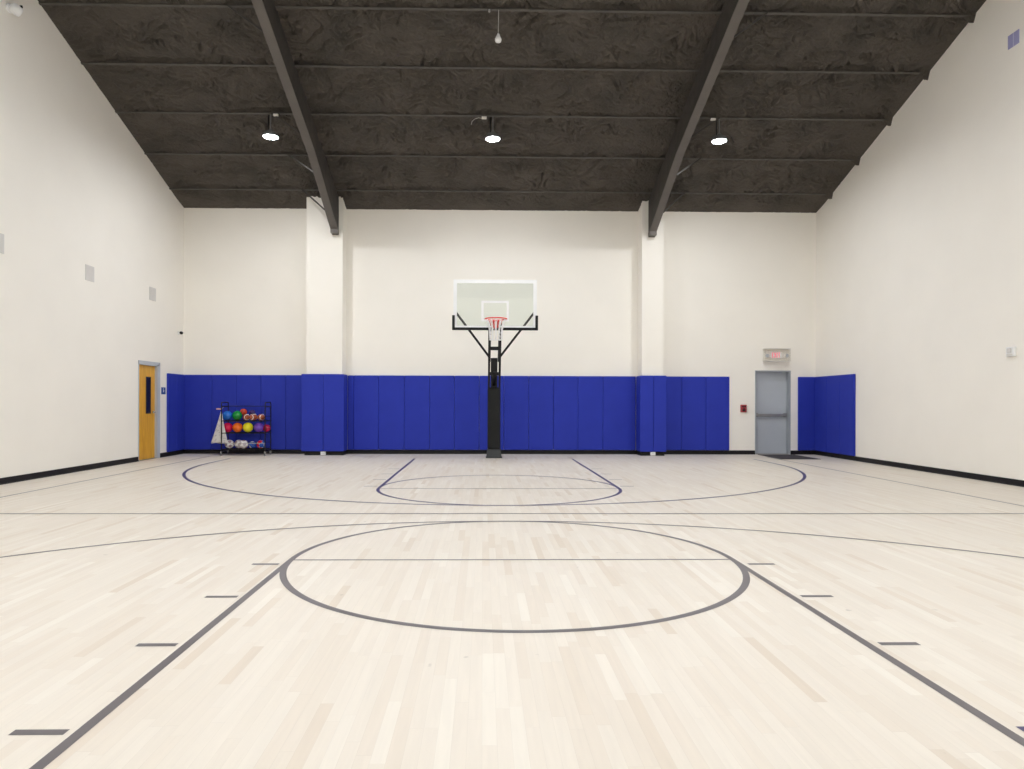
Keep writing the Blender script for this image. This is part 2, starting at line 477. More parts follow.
for s in (-1, 1):
    xa, xb = sorted((X0+s*1.83, X0+s*1.78))
    bm = BM(); strip(bm, xa, xb, BL1, FT1); line('lane_line', bm, mt['line'])
    bm = BM(); strip(bm, xa, xb, FT2, BL2); line('lane_line', bm, mt['navy'])
    for d in ((2.712, 3.68, 4.585, 5.505) if s < 0 else (2.69, 3.658, 4.568, 5.485)):
        w = .023
        xa, xb = sorted((X0+s*1.86, X0+s*2.07)) if s < 0 else (X0+1.872, X0+2.085)
        bm = BM(); strip(bm, xa, xb, d-w, d+w); line('lane_mark', bm, mt['line'] if not (s == 1 and d < 3) else mt['navy'])
        bm = BM(); strip(bm, xa, xb, 2*HALF-d-w, 2*HALF-d+w); line('lane_mark', bm, mt['thin'])
bm = BM(); strip(bm, -6.44, 6.81, HALF-.085, HALF-.041, .0016)
strip(bm, WL+.2, -6.44, HALF-.085, HALF-.041, .0016); strip(bm, 6.81, WR-.2, HALF-.085, HALF-.041, .0016); line('half_court_line', bm, mt['thin'])
bc1, bc2 = FT1-4.19, FT2+4.19
bm = BM(); ring(bm, X0, bc1, 5.975, 6.02, 0, PI)
strip(bm, X0-6.02, X0-5.975, BL1, bc1); strip(bm, X0+5.975, X0+6.02, BL1, bc1); line('three_point_arc', bm, mt['thin'])
bm = BM(); ring(bm, X0, bc2, 5.965, 6.02, PI, 2*PI)
strip(bm, X0-6.02, X0-5.965, bc2, BL2); strip(bm, X0+5.965, X0+6.02, bc2, BL2); line('three_point_arc', bm, mt['navy'])
for x in (-6.44, 6.81):
    bm = BM(); strip(bm, x-.022, x+.022, BL1, BL2+.6); line('sideline', bm, mt['thin'])

# ---------------------------------------------------------------- doors
t = make('door_1', (lambda b: (box(b, WL-.095, WL-.05, D1[0]+.02, D1[1]-.08, .012, D1[2]-.04, .002), b)[1])(BM()), mt['wooddoor'], kind='structure')
bm = BM()   # steel frame: two jambs and a head, face and returns
for y0, y1 in ((D1[0]-.012, D1[0]+.0), (D1[1]-.0, D1[1]+.05)):
    box(bm, WL, WL+.012, y0, y1, 0, D1[2]+.05)
box(bm, WL, WL+.012, D1[0]-.012, D1[1]+.05, D1[2], D1[2]+.05)
box(bm, WL-.2, WL+.011, D1[0], D1[0]+.015, 0, D1[2]); box(bm, WL-.2, WL+.011, D1[1]-.085, D1[1], 0, D1[2])
box(bm, WL-.2, WL+.011, D1[0], D1[1], D1[2]-.035, D1[2])
make('door_frame', bm, mt['frame'], t)
wy0, wy1, wx = 15.50, 15.70, WL-.05
bm = BM(); box(bm, wx-.002, wx+.003, wy0, wy1, 1.03, 1.83); pane = make('window_pane', bm, mt['darkglass'], t)
bm = BM()
for a in ((wy0-.012, wy0, 1.018, 1.842), (wy1, wy1+.012, 1.018, 1.842)): box(bm, wx-.002, wx+.007, *a)
for a in ((wy0-.012, wy1+.012, 1.018, 1.03), (wy0-.012, wy1+.012, 1.83, 1.842)): box(bm, wx-.002, wx+.007, *a)
make('window_bead', bm, mt['black'], t)
bm = BM()
lathe(bm, [(.032, 0), (.032, .012), (.014, .016), (.014, .05)], (wx, 15.825, 1.05), 14, 'x')
tube(bm, [(wx+.05, 15.83, 1.05), (wx+.052, 15.79, 1.05), (wx+.048, 15.72, 1.046)], .012, 8)
make('lever_handle', bm, mt['chrome'], t, smooth=True)
bm = BM(); box(bm, WL-.30, WL-.16, D1[0], D1[1], 0, D1[2]); make('door_backing', bm, mt['black'], t)
bm = BM(); box(bm, WL-.2, WL+.0, D1[0]+.015, D1[1]-.085, 0, .011); make('threshold', bm, mt['bar'], t)

RD = .16
bm = BM(); box(bm, D2[0]+.032, D2[1]-.032, WB+RD, WB+RD+.045, .012, D2[2]-.032, .002)
t = make('door_2', bm, mt['doorgrey'], kind='structure')
bm = BM()
box(bm, D2[0], D2[0]+.03, WB-.006, WB+.26, 0, D2[2]); box(bm, D2[1]-.03, D2[1], WB-.006, WB+.26, 0, D2[2])
box(bm, D2[0]+.03, D2[1]-.03, WB-.006, WB+.26, D2[2]-.03, D2[2])
make('door_frame', bm, mt['doorframe'], t)
bm = BM()
box(bm, D2[0]+.05, D2[1]-.05, WB+RD-.075, WB+RD-.03, .955, 1.02, .008)
box(bm, D2[0]+.05, D2[0]+.12, WB+RD-.06, WB+RD, .94, 1.04, .006); box(bm, D2[1]-.12, D2[1]-.05, WB+RD-.06, WB+RD, .94, 1.04, .006)
make('panic_bar', bm, mt['bar'], t)
bm = BM(); box(bm, D2[0]+.06, D2[0]+.52, WB+RD-.04, WB+RD, .905, .94, .004); make('latch_housing', bm, mt['frame'], t)
bm = BM(); box(bm, D2[0]+.03, D2[1]-.03, WB, WB+.26, 0, .012); make('threshold', bm, mt['bar'], t)
bm = BM(); box(bm, D2[0], D2[1], WB+.28, WB+.49, 0, D2[2]); make('door_backing', bm, mt['black'], t)

# ------------------------------------------------------------- wall padding
PB, PT = .105, 1.955
def pad(x0, x1, y0, y1, label, group, z0=PB, z1=PT):
    cx, cy = (x0+x1)/2, (y0+y1)/2
    bm = BM(); box(bm, x0, x1, y0, y1, z0, z1, .013, 3)
    # stapled back board edge
    o = make('wall_pad', bm, mt['pad'], origin=(cx, cy, z0), smooth=True)
    for p in o.data.polygons: p.use_smooth = p.area < .03
    tag(o, label, 'wall pad', group)
PY = (WB-.055, WB-.001)
g = .004
e = [WL+.002, -6.71, -6.10, -5.505, -4.89, -4.385]
place = ['in the left corner', 'behind the left end of the ball rack', 'behind the middle of the ball rack', 'just right of the ball rack', 'against the left side of the wide column']
for i in range(5):
    pad(e[i]+g/2, e[i+1]-g/2, *PY, 'blue vinyl wall pad on the back wall, ' + place[i], 'blue pads on the back wall')
e = [-3.30, -3.218, -2.594, -1.955, -1.326, -.71, -.09, .527, 1.15, 1.765, 2.38, 3.01, 3.834]
for i in range(1, 12):
    pad(e[i]+g/2, e[i+1]-g/2, *PY, 'blue wall pad between the columns, %s full one from the left' % ordn[i], 'blue pads on the back wall')
pad(-3.36, e[1]-g/2, *PY, 'narrow blue wall pad strip right beside the wide column', 'blue pads on the back wall')
e = [4.485, 4.99, 5.60, 6.195]
place = ['touching the narrow column', 'second right of the narrow column', 'nearest the red fire alarm']
for i in range(3):
    pad(e[i]+g/2, e[i+1]-g/2, *PY, 'blue vinyl wall pad on the back wall, ' + place[i], 'blue pads on the back wall')
pad(7.94, WR-.002, *PY, 'blue vinyl wall pad on the back wall, right of the grey exit door', 'blue pads on the back wall')
# column pads
CP = (16.775, 16.836)
pad(-4.385, -3.857, *CP, 'blue vinyl pad on the front of the wide column, left half', 'blue column pads', .10, 1.965)
pad(-3.853, -3.356, *CP, 'blue vinyl pad on the front of the wide column, right half', 'blue column pads', .10, 1.965)
pad(-3.408, -3.36, 16.84, 17.25, 'blue vinyl pad on the right side of the wide column', 'blue column pads', .10, 1.965)
pad(3.832, 4.158, *CP, 'blue vinyl pad on the front of the narrow column, left half', 'blue column pads', .10, 1.955)
pad(4.162, 4.475, *CP, 'blue vinyl pad on the front of the narrow column, right half', 'blue column pads', .10, 1.955)
pad(3.835, 3.883, 16.84, 17.25, 'blue vinyl pad on the left side of the narrow column', 'blue column pads', .10, 1.955)
# side wall pads
pad(WL+.001, WL+.055, 16.38, 16.815, 'blue vinyl pad on the left wall, beside the blue door sign', 'blue pads on the left wall')
pad(WL+.001, WL+.055, 16.819, WB-.056, 'blue vinyl pad on the left wall, in the corner', 'blue pads on the left wall')
place = ['nearest the camera', 'in the middle of three', 'in the corner']
for i in range(3):
    pad(WR-.055, WR-.001, 15.425+.61*i+.002, 15.425+.61*(i+1)-.002, 'blue vinyl pad on the right wall, ' + place[i], 'blue pads on the right wall')

# -------------------------------------------------------------- basketball hoop
HX = .262
t = thing('basketball_hoop', 'black padded basketball hoop post with glass backboard against the blue pads', 'basketball hoop', (HX, 16.2, 0))
def hp(name, bm, m, smooth=False, label=None, parent=t):
    o = make(name, bm, m, None, smooth, label=label)
    o.parent = parent
    w = Vector(t.location)
    if parent is t: o.matrix_parent_inverse = Matrix.Translation(-w)
    return o
bm = BM(); box(bm, HX-.19, HX+.19, 16.02, 16.38, .0, .014, .003); hp('base_plate', bm, mt['black'])
bm = BM()
A = [(-.178, 16.06), (.178, 16.06), (.178, 16.34), (-.178, 16.34)]; Bt = [(-.150, 16.10), (.150, 16.10), (.150, 16.34), (-.150, 16.34)]
va = [bm.verts.new((HX+x, y, .014)) for x, y in A]; vb = [bm.verts.new((HX+x, y, .21)) for x, y in Bt]
bm.faces.new(va[::-1]); bm.faces.new(vb)
for i in range(4): bm.faces.new((va[i], va[(i+1) % 4], vb[(i+1) % 4], vb[i]))
mt['gusset'] = M('dark_grey_skirt', (.028, .031, .034), .5)
hp('base_skirt', bm, mt['gusset'], label='dark grey flared skirt at the foot')
bm = BM(); box(bm, HX-.150, HX+.150, 16.07, 16.35, .21, 1.64, .03, 4); o = hp('post_pad', bm, mt['blackpad'])
bm = BM(); box(bm, HX-.078, HX+.078, 16.14, 16.30, .2, 2.33, .01); hp('post', bm, mt['black'])
for s in (-1, 1):
    bm = BM(); x = HX+s*.122
    bar(bm, (x, 16.13, 1.60), (x, 15.13, 2.96), .048, .10)
    hp('lower_arm', bm, mt['black'])
    bm = BM(); x = HX+s*.098
    bar(bm, (x, 16.22, 2.27), (x, 15.13, 3.02), .03, .07)
    hp('upper_arm', bm, mt['black'])
    bm = BM(); tube(bm, [(HX+s*.13, 15.62, 2.33), (HX+s*.86, 15.10, 3.26)], .026, 8)
    hp('diagonal_brace', bm, mt['black'])
    bm = BM(); lathe(bm, [(.022, -.02), (.022, .02)], (HX+s*.135, 15.10, 2.99), 10, 'x'); hp('pivot_bolt', bm, mt['black'])
for yy, zz in ((15.50, 2.50), (15.95, 1.95)):
    bm = BM(); box(bm, HX-.13, HX+.13, yy-.025, yy+.025, zz-.04, zz+.04, .004); hp('cross_bar', bm, mt['black'])
bm = BM(); tube(bm, [(HX, 16.16, 1.7), (HX, 15.9, 1.98)], .04, 10); hp('gas_spring', bm, mt['black'], True)
# backboard
BX0, BX1, BZ0, BZ1, BY = HX-.905, HX+.905, 2.895, 3.955, 15.02
bm = BM(); box(bm, BX0, BX1, BY, BY+.013, BZ0, BZ1)
bb = hp('backboard', bm, mt['glass'])
def child(name, bm, m, smooth=False):
    o = make(name, bm, m, bb, smooth); return o
bm = BM(); w = .075
for a in ((BX0, BX1, BZ1-w, BZ1), (BX0, BX1, BZ0, BZ0+.06), (BX0, BX0+w, BZ0+.06, BZ1-w), (BX1-w, BX1, BZ0+.06, BZ1-w)):
    box(bm, a[0], a[1], BY-.003, BY+.0005, a[2], a[3])
child('white_border', bm, mt['white'])
bm = BM(); w = .05; ix0, ix1, iz0, iz1 = HX-.30, HX+.30, 3.05, 3.50
for a in ((ix0, ix1, iz1-w, iz1), (ix0, ix1, iz0, iz0+w), (ix0, ix0+w, iz0+w, iz1-w), (ix1-w, ix1, iz0+w, iz1-w)):
    box(bm, a[0], a[1], BY-.003, BY+.0005, a[2], a[3])
child('target_square', bm, mt['white'])
bm = BM()
box(bm, BX0-.028, BX1+.028, BY-.03, BY+.045, BZ0-.035, BZ0+.02, .008)
box(bm, BX0-.028, BX0+.030, BY-.03, BY+.045, BZ0-.035, BZ0+.285, .008)
box(bm, BX1-.030, BX1+.028, BY-.03, BY+.045, BZ0-.035, BZ0+.285, .008)
child('edge_padding', bm, mt['blackpad'])
bm = BM()   # aluminium frame on the rear edge
for a in ((BX0, BX1, BZ1-.035, BZ1), (BX0, BX1, BZ0, BZ0+.035), (BX0, BX0+.035, BZ0, BZ1), (BX1-.035, BX1, BZ0, BZ1)):
    box(bm, a[0], a[1], BY+.013, BY+.05, a[2], a[3])
child('rear_frame', bm, mt['white'])
# rim, bracket, net
RC = Vector((HX+.010, 14.64, 3.058))
bm = BM(); pts = [RC+Vector((.229*math.cos(2*PI*k/40), .229*math.sin(2*PI*k/40), 0)) for k in range(40)]
tube(bm, pts, .014, 8, closed=True)
rim = hp('rim', bm, mt['rim'], True)
bm = BM()
prism(bm, [(RC.x-.10, 3.045), (RC.x+.10, 3.045), (RC.x+.040, 2.89), (RC.x-.040, 2.89)], 'y', BY-.03, BY-.004)
for s in (-1, 1):
    bar(bm, (RC.x+s*.085, BY-.03, 2.93), (RC.x+s*.13, RC.y+.19, 3.04), .012, .03)
prism(bm, [(BY-.02, 3.05), (BY-.175, 3.05), (BY-.175, 3.035), (BY-.02, 3.035)], 'x', RC.x-.10, RC.x+.10)
prism(bm, [(BY-.02, 3.036), (BY-.165, 3.036), (BY-.02, 2.91)], 'x', RC.x-.085, RC.x+.085)
o = make('rim_bracket', bm, mt['rim'], rim)
bm = BM(); NS = 12; prof_ = [(.225, 3.045), (.188, 2.99), (.160, 2.92), (.145, 2.84), (.137, 2.76), (.133, 2.68), (.130, 2.60)]
for d in (0, 1):
    for k in range(NS):
        path = []
        for i, (r, z) in enumerate(prof_):
            tw = (.5 if (i % 2 == d) else -.5)
            a = 2*PI*(k + tw*.5)/NS
            path.append(RC + Vector((r*math.cos(a), r*math.sin(a), z-3.05)))
        tube(bm, path, .0075, 5)
pts = [RC+Vector((.128*math.cos(2*PI*k/24), .128*math.sin(2*PI*k/24), 2.61-3.05)) for k in range(24)]
tube(bm, pts, .006, 5, closed=True)
make('net', bm, mt['net'], rim, True, label='white cord net')

# --------------------------------------------------------------- high bay lamps
def lamp_proto():
    t = thing('high_bay_lamp', '', 'lamp')
    bm = BM()   # finned round housing
    lathe(bm, [(.05, .11), (.055, .07), (.10, .062), (.138, .045), (.148, .03), (.150, -.020), (.142, -.020), (.139, 0), (.13, .002)], n=32)
    make('housing', bm, mt['cast'], t)
    bm = BM()
    for k in range(18):
        a = 2*PI*k/18
        bar(bm, (.055*math.cos(a), .055*math.sin(a), .075), (.125*math.cos(a), .125*math.sin(a), .06), .006, .03)
    make('cooling_fins', bm, mt['cast'], t)
    bm = BM(); lathe(bm, [(.136, .001), (.136, -.003), (.132, -.006)], n=32); make('lens', bm, mt['lens'], t)
    bm = BM(); tube(bm, [(0, 0, .10), (0, 0, .44)], .012, 8)
    tube(bm, [(-.03, 0, .10), (-.03, 0, .14), (0, 0, .17), (.03, 0, .14), (.03, 0, .10)], .006, 6)
    make('hanger', bm, mt['hang'], t)
    bm = BM(); tube(bm, [(-.045, .02, .09), (-.055, .02, .25), (-.045, .02, .44)], .013, 8); make('power_cord', bm, mt['black'], t, True)
    return t
lp = lamp_proto()
LX = (-4.313, .19, 4.83)
names = ['bright round lamp under the dark ceiling, left of the left beam', 'bright round lamp under the dark ceiling, above the backboard between the beams', 'bright round lamp under the dark ceiling, right of the right beam']
first = True
for r, y in enumerate((14.09, 8.06, 1.97, 5.05)):  # rows after the first are unseen lamps, added to lift the brightness
    for i, x in enumerate(LX):
        o = lp if first else empty_copy(lp); first = False
        zz = 6.67
        if r == 1: zz = 8.62
        if r == 3: zz = 7.66
        o.location = (x, y, zz)
        o['group'] = 'high bay lamps'
        if r == 0: o['label'] = names[i]
        else: o['label'] = ('added round lamp hanging from the ridge outside the frame', 'added round lamp above the near free-throw lane, outside the frame', 'added round lamp just in front of the ridge, outside the frame')[r-1]
# extend hangers of the ridge row up to the roof
for x in LX:
    pass

def small(name, bm, m, label, cat, origin, smooth=False, group=None):
    o = make(name, bm, m, origin=origin, smooth=smooth); return tag(o, label, cat, group)
# little white sensors by the lamps
for x, lab in ((-4.19, 'left'), (.01, 'middle'), (4.68, 'right')):
    z = 7.075 if lab != 'middle' else 7.06
    bm = BM(); box(bm, x-.05, x+.05, 14.00, 14.06, z-.02, z+.02, .008)
    small('junction_box', bm, mt['plastic'], 'small white junction box beside the %s lamp' % lab, 'junction box', (x, 14.03, z))
bm = BM(); tube(bm, [(-.035, 14.08, 7.07), (-.10, 14.06, 7.075), (-.18, 14.04, 7.04), (-.235, 14.02, 6.98), (-.25, 14.02, 6.92)], .008, 8)
small('conduit', bm, mt['wire'], 'thin curved grey conduit hanging left of the middle lamp', 'conduit', (-.1, 14.05, 7.0), True)
# hanging white sensor near the top
t = thing('hanging_sensor', 'small white bulb-shaped sensor hanging on a cord at the top centre', 'sensor', (.243, 11.69, 7.425))
bm = BM(); lathe(bm, [(.012, .10), (.022, .085), (.035, .05), (.055, .01), (.056, -.015), (.045, -.042), (.02, -.05)], n=20); make('body', bm, mt['white'], t, True)
bm = BM(); tube(bm, [(0, 0, .09), (.004, 0, .3), (.006, 0, roof(11.69)-7.425-.03)], .008, 6); make('cord', bm, mt['wire'], t)
bm = BM(); lathe(bm, [(.018, -.02), (.018, .02)], (.09, 11.65, 7.885), 10); small('cord_clip', bm, mt['wire'], 'tiny white clip on the purlin left of the hanging sensor cord', 'clip', (.09, 11.65, 7.885))

# --------------------------------------------------------- small wall fittings
# three square grey plates on the left wall
for (y0, y1, z0, z1, lab) in ((13.045, 13.335, 3.56, 3.85, 'middle of three'), (15.535, 15.825, 3.56, 3.85, 'farthest from the camera'), (10.56, 10.85, 3.565, 3.87, 'cut by the photo edge')):
    t = thing('wall_plate', 'square light grey plate on the left wall, ' + lab, 'wall plate', (WL, (y0+y1)/2, z0), 'grey plates on the left wall')
    bm = BM(); box(bm, 0, .012, -(y1-y0)/2, (y1-y0)/2, 0, z1-z0, .004); make('cover', bm, mt['plate'], t)
    bm = BM()
    for i in range(9): box(bm, .011, .016, -(y1-y0)/2+.03, (y1-y0)/2-.03, .035+i*.026, .045+i*.026)
    make('louvre', bm, mt['plate'], t)
# lavender plate on the right wall
t = thing('wall_vent', 'small lavender two-panel plate high on the right wall', 'vent', (WR, 10.81, 6.955))
for k, (ya, yb) in enumerate(((-.113, -.008), (.008, .113))):
    bm = BM(); box(bm, -.014, 0, ya, yb, 0, .215, .003); make('panel', bm, mt['lavender'], t)
bm = BM(); box(bm, -.010, 0, -.008, .008, 0, .215); make('seam', bm, mt['lavseam'], t)
# strobe on right wall
t = thing('alarm_strobe', 'white alarm strobe on the right wall near the photo edge', 'alarm', (WR, 10.82, 2.10))
bm = BM(); box(bm, -.05, 0, -.085, .085, -.06, .09, .012, 3); make('housing', bm, mt['white'], t)
bm = BM(); box(bm, -.075, -.045, -.04, .04, .0, .07, .01, 2); make('strobe_lens', bm, mt['plate'], t)
bm = BM(); box(bm, -.056, -.049, -.06, .06, -.045, -.02, .002); make('sounder_grille', bm, mt['plate'], t)
# cameras on the left wall
def camera_fit(y, z, s, lab):
    t = thing('security_camera', lab, 'security camera', (WL, y, z))
    bm = BM(); lathe(bm, [(.07*s, 0), (.07*s, .02*s), (.05*s, .035*s)], n=20, axis='x'); make('mount', bm, mt['white'], t, True)
    bm = BM()
    b2 = [(.045*s, -.07*s), (.075*s, -.05*s), (.085*s, .02*s), (.075*s, .075*s), (.05*s, .09*s)]
    lathe(bm, b2, (0, 0, 0), 20, 'y')
    bmesh.ops.rotate(bm, cent=(0, 0, 0), matrix=Matrix.Rotation(math.radians(-22), 3, 'X') @ Matrix.Rotation(math.radians(-35), 3, 'Z'), verts=bm.verts)
    bmesh.ops.translate(bm, vec=(.10*s, 0, -.01*s), verts=bm.verts)
    return t, bm
t, bm = camera_fit(10.95, 7.43, 1.0, 'white camera with a black lens high on the left wall, top corner of the photo')
bd = make('body', bm, mt['white'], t, True)
bm = BM(); lathe(bm, [(.03, -.01), (.03, .02)], (0, 0, 0), 14, 'x')
bmesh.ops.rotate(bm, cent=(0, 0, 0), matrix=Matrix.Rotation(math.radians(20), 3, 'Z'), verts=bm.verts); bmesh.ops.translate(bm, vec=(.17, .03, .035), verts=bm.verts)
make('lens', bm, mt['darkglass'], t)
t = thing('security_camera', 'small camera with a black lens on the left wall above the blue corner pads', 'security camera', (WL, 17.0, 2.965))
bm = BM(); lathe(bm, [(.05, 0), (.035, .02), (.02, .03), (.02, .05)], n=16, axis='x'); make('mount', bm, mt['white'], t, True)
bm = BM(); lathe(bm, [(.022, -.035), (.036, -.025), (.038, .025), (.022, .035)], (.075, 0, 0), 16, 'y'); make('lens', bm, mt['black'], t, True)
# restroom sign beside the left door
t = thing('door_sign', 'small blue sign with a white figure beside the orange door', 'sign', (WL, 16.215, 1.46))
bm = BM(); box(bm, 0, .008, -.10, .10, 0, .16, .002); make('plate', bm, mt['signblue'], t)
bm = BM(); lathe(bm, [(.016, .007), (.016, .011)], (0, .0, .122), 14, 'x'); prism(bm, [(-.028, .10), (.028, .10), (.018, .045), (-.018, .045)], 'x', .007, .011); make('figure', bm, mt['white'], t)
# fire alarm pull station
t = thing('fire_alarm_pull', 'small red fire alarm pull box left of the grey exit door', 'fire alarm', (6.56, WB, 1.06))
bm = BM(); box(bm, -.075, .075, -.045, 0, 0, .19, .008); make('box', bm, mt['alarmred'], t)
bm = BM(); box(bm, -.035, .035, -.06, -.044, .03, .075, .004); box(bm, -.012, .012, -.062, -.044, .07, .12, .003); make('pull_handle', bm, mt['black'], t)
bm = BM(); box(bm, -.055, .055, -.048, -.044, .135, .16); make('label_strip', bm, mt['black'], t)
bm = BM(); box(bm, .05, .10, -.07, 0, -.02, .16, .006); make('side_cover', bm, mt['clear'], t)
# exit sign with two lamp heads behind a clear guard
SX, SZ = 7.375, 2.50
t = thing('exit_sign', 'EXIT sign with twin lamp heads above the grey door', 'exit sign', (SX, WB, SZ))
bm = BM(); box(bm, -.28, .28, -.05, 0, -.085, .095, .012, 3); make('housing', bm, mt['plastic'], t)
bm = BM(); box(bm, -.135, .135, -.056, -.049, -.078, .088, .002); make('face', bm, mt['white'], t)
bm = BM()
def rb(x0, x1, z0, z1): box(bm, x0, x1, -.062, -.055, z0, z1)
lh = .062
def Ebar(x):
    rb(x, x+.012, -lh, lh)
    for zz in (-lh, -.006, lh-.012): rb(x+.012, x+.038, zz, zz+.012)
Ebar(-.112)
for sx in (-1, 1):
    q = [(-.032-.024*sx-.007, -lh), (-.032-.024*sx+.007, -lh), (-.032+.024*sx+.007, lh), (-.032+.024*sx-.007, lh)]
    prism(bm, q, 'y', -.062 - (.001 if sx > 0 else 0), -.055)
rb(.014, .027, -lh, lh)
rb(.064, .077, -lh, lh-.0121); rb(.046, .095, lh-.012, lh)
make('exit_letters', bm, mt['red_letter'], t, label='glowing red letters reading EXIT')
for s in (-1, 1):
    bm = BM()
    lathe(bm, [(.028, -.05), (.045, -.075), (.055, -.12), (.055, -.13)], (0, 0, 0), 18, 'y')
    bmesh.ops.rotate(bm, cent=(0, 0, 0), matrix=Matrix.Rotation(math.radians(22*s), 3, 'Z') @ Matrix.Rotation(math.radians(12), 3, 'X'), verts=bm.verts)
    bmesh.ops.translate(bm, vec=(s*.20, .01, .01), verts=bm.verts)
    h = make('lamp_head', bm, mt['plastic'], t, True)
    bm = BM(); lathe(bm, [(.045, -.131), (.045, -.136)], (0, 0, 0), 18, 'y')
    bmesh.ops.rotate(bm, cent=(0, 0, 0), matrix=Matrix.Rotation(math.radians(22*s), 3, 'Z') @ Matrix.Rotation(math.radians(12), 3, 'X'), verts=bm.verts)
    bmesh.ops.translate(bm, vec=(s*.20, .01, .01), verts=bm.verts)
    make('reflector', bm, mt['frame'], h)
bm = BM()   # clear cover: thin walled open-backed box
gx, gz, gd, th = .32, .155, .15, .005
box(bm, -gx, gx, -gd, -gd+th, -gz, gz)
box(bm, -gx, -gx+th, -gd, 0, -gz, gz); box(bm, gx-th, gx, -gd, 0, -gz, gz)
cv = make('guard', bm, mt['clear'], t, label='clear plastic guard')
bm = BM()
box(bm, -gx-.01, gx+.01, -gd-.003, 0, gz-.003, gz+.006); box(bm, -gx-.01, gx+.01, -gd-.003, 0, -gz-.006, -gz+.003)
make('guard_rim', bm, mt['plate'], cv)

# white cover plates at the foot of the columns
for x, lab in ((-3.857, 'wide'), (4.15, 'narrow')):
    t = thing('outlet_plate', 'small white cover plate at the foot of the %s column' % lab, 'outlet', (x, 16.805, .01))
    bm = BM(); box(bm, -.06, .06, -.03, .02, 0, .08, .005); make('cover', bm, mt['white'], t)
    bm = BM(); box(bm, -.035, -.01, -.033, -.028, .03, .05); box(bm, .01, .035, -.033, -.028, .03, .05); make('socket', bm, mt['plate'], t)

# entry mat
bm = BM(); box(bm, 6.86, 7.78, 15.77, 17.13, .0017, .010, .002); small('door_mat', bm, mt['mat'], 'dark grey entry mat on the floor in front of the grey exit door', 'door mat', (7.31, 16.5, 0))

# ----------------------------------------------------------------- ball rack
RX0, RX1, RY0, RY1 = -6.235, -5.20, 16.62, 17.06
t = thing('ball_rack', 'black wheeled wire ball rack holding coloured balls', 'ball rack', ((RX0+RX1)/2, (RY0+RY1)/2, 0))
def rk(name, bm, m, smooth=False, label=None):
    o = make(name, bm, m, t, smooth, label=label); o.matrix_parent_inverse = Matrix.Translation(-Vector(t.location)); return o
S1, S2, S3 = .828, .540, .150
for x, nm in ((RX0, 'l'), (RX1, 'r')):
    bm = BM()
    tube(bm, [(x, RY0, .09), (x, RY0, 1.23), (x, RY0+.03, 1.275), (x, RY1-.03, 1.275), (x, RY1, 1.23), (x, RY1, .09)], .013, 8)
    for z in (.10, S3, S2, S1, 1.17):
        tube(bm, [(x, RY0, z), (x, RY1, z)], .009, 6)
    rk('end_frame', bm, mt['black'])
for z, nm in ((S1, 's'), (S2, 's'), (S3, 's')):
    bm = BM()
    tube(bm, [(RX0, RY0, z), (RX1, RY0, z)], .011, 6); tube(bm, [(RX0, RY1, z), (RX1, RY1, z)], .011, 6)
    for k in range(1, 5):
        y = RY0+(RY1-RY0)*k/5
        tube(bm, [(RX0, y, z-.006), (RX1, y, z-.006)], .005, 5)
    for k in range(1, 8):
        x = RX0+(RX1-RX0)*k/8
        tube(bm, [(x, RY0, z-.012), (x, RY1, z-.012)], .005, 5)
    rk('shelf', bm, mt['black'])
for z, y in ((1.185, RY0), (1.185, RY1), (S3+.155, RY1), (S1+.11, RY1), (S2+.11, RY1)):
    bm = BM(); tube(bm, [(RX0, y, z), (RX1, y, z)], .008, 6); rk('rail', bm, mt['black'])
bm = BM(); tube(bm, [(RX0, RY0-.012, S3+.150), (RX1, RY0-.012, S3+.150)], .008, 6); rk('rail', bm, mt['wire'], label='pale grey front rail across the lowest shelf')
for x in (RX0, RX1):
    for y in (RY0, RY1):
        bm = BM(); lathe(bm, [(.034, -.013), (.038, -.008), (.038, .008), (.034, .013)], (x, y, .038), 16, 'x')
        w = rk('caster', bm, mt['tyre'])
        bm = BM(); box(bm, x-.02, x-.015, y-.014, y+.014, .03, .09); box(bm, x+.015, x+.02, y-.014, y+.014, .03, .09); box(bm, x-.02, x+.02, y-.014, y+.014, .085, .10)
        f = make('fork', bm, mt['chrome'], w); 
def ux(u, y): return ((u-493.8)/691.6+.018)*y
def ballmat(name, col): return M(name, col, .2, var=.03)
BR = .117
def plain_ball(u, z, y, r, col, label, group='playground balls'):
    m = ballmat('rubber_'+label.split()[0], col)
    bm = BM(); bmesh.ops.create_uvsphere(bm, u_segments=32, v_segments=20, radius=r)
    # moulded seam groove
    for v in bm.verts:
        n = v.co.normalized()
        if abs(n.x) < .05 or abs(n.z) < .05: v.co *= .985
    o = make('ball', bm, m, smooth=True)
    o.location = (ux(u, y), y, z); o.rotation_euler = (random.random(), random.random(), random.random())
    tag(o, label, 'ball', group); return o
YM = (RY0+RY1)/2
zt, zm, zb = S1+.011, S2+.011, S3+.011
plain_ball(227.6, zt+BR, YM, .112, (.015, .16, .62), 'blue rubber ball at the left end of the top shelf')
plain_ball(237.4, zt+BR, YM, .115, (.0, .24, .035), 'green rubber ball on the top shelf beside the blue one')
plain_ball(243.6, zt+.20, RY1-.05, .085, (.55, .06, .03), 'red-orange ball behind the green ball and the footballs')
plain_ball(252.3, zt+.18, RY1-.04, .075, (.045, .02, .12), 'dark purple ball tucked behind the middle football')
plain_ball(228.2, zm+BR, YM, .115, (.62, .01, .07), 'crimson rubber ball at the left end of the middle shelf')
plain_ball(237.8, zm+BR, YM, .117, (.90, .17, .015), 'orange rubber ball on the middle shelf')
plain_ball(248.1, zm+.121, YM, .121, (.78, .72, .02), 'yellow rubber ball on the middle shelf')
plain_ball(258.9, zm+BR, YM, .115, (.16, .06, .44), 'purple rubber ball on the middle shelf')
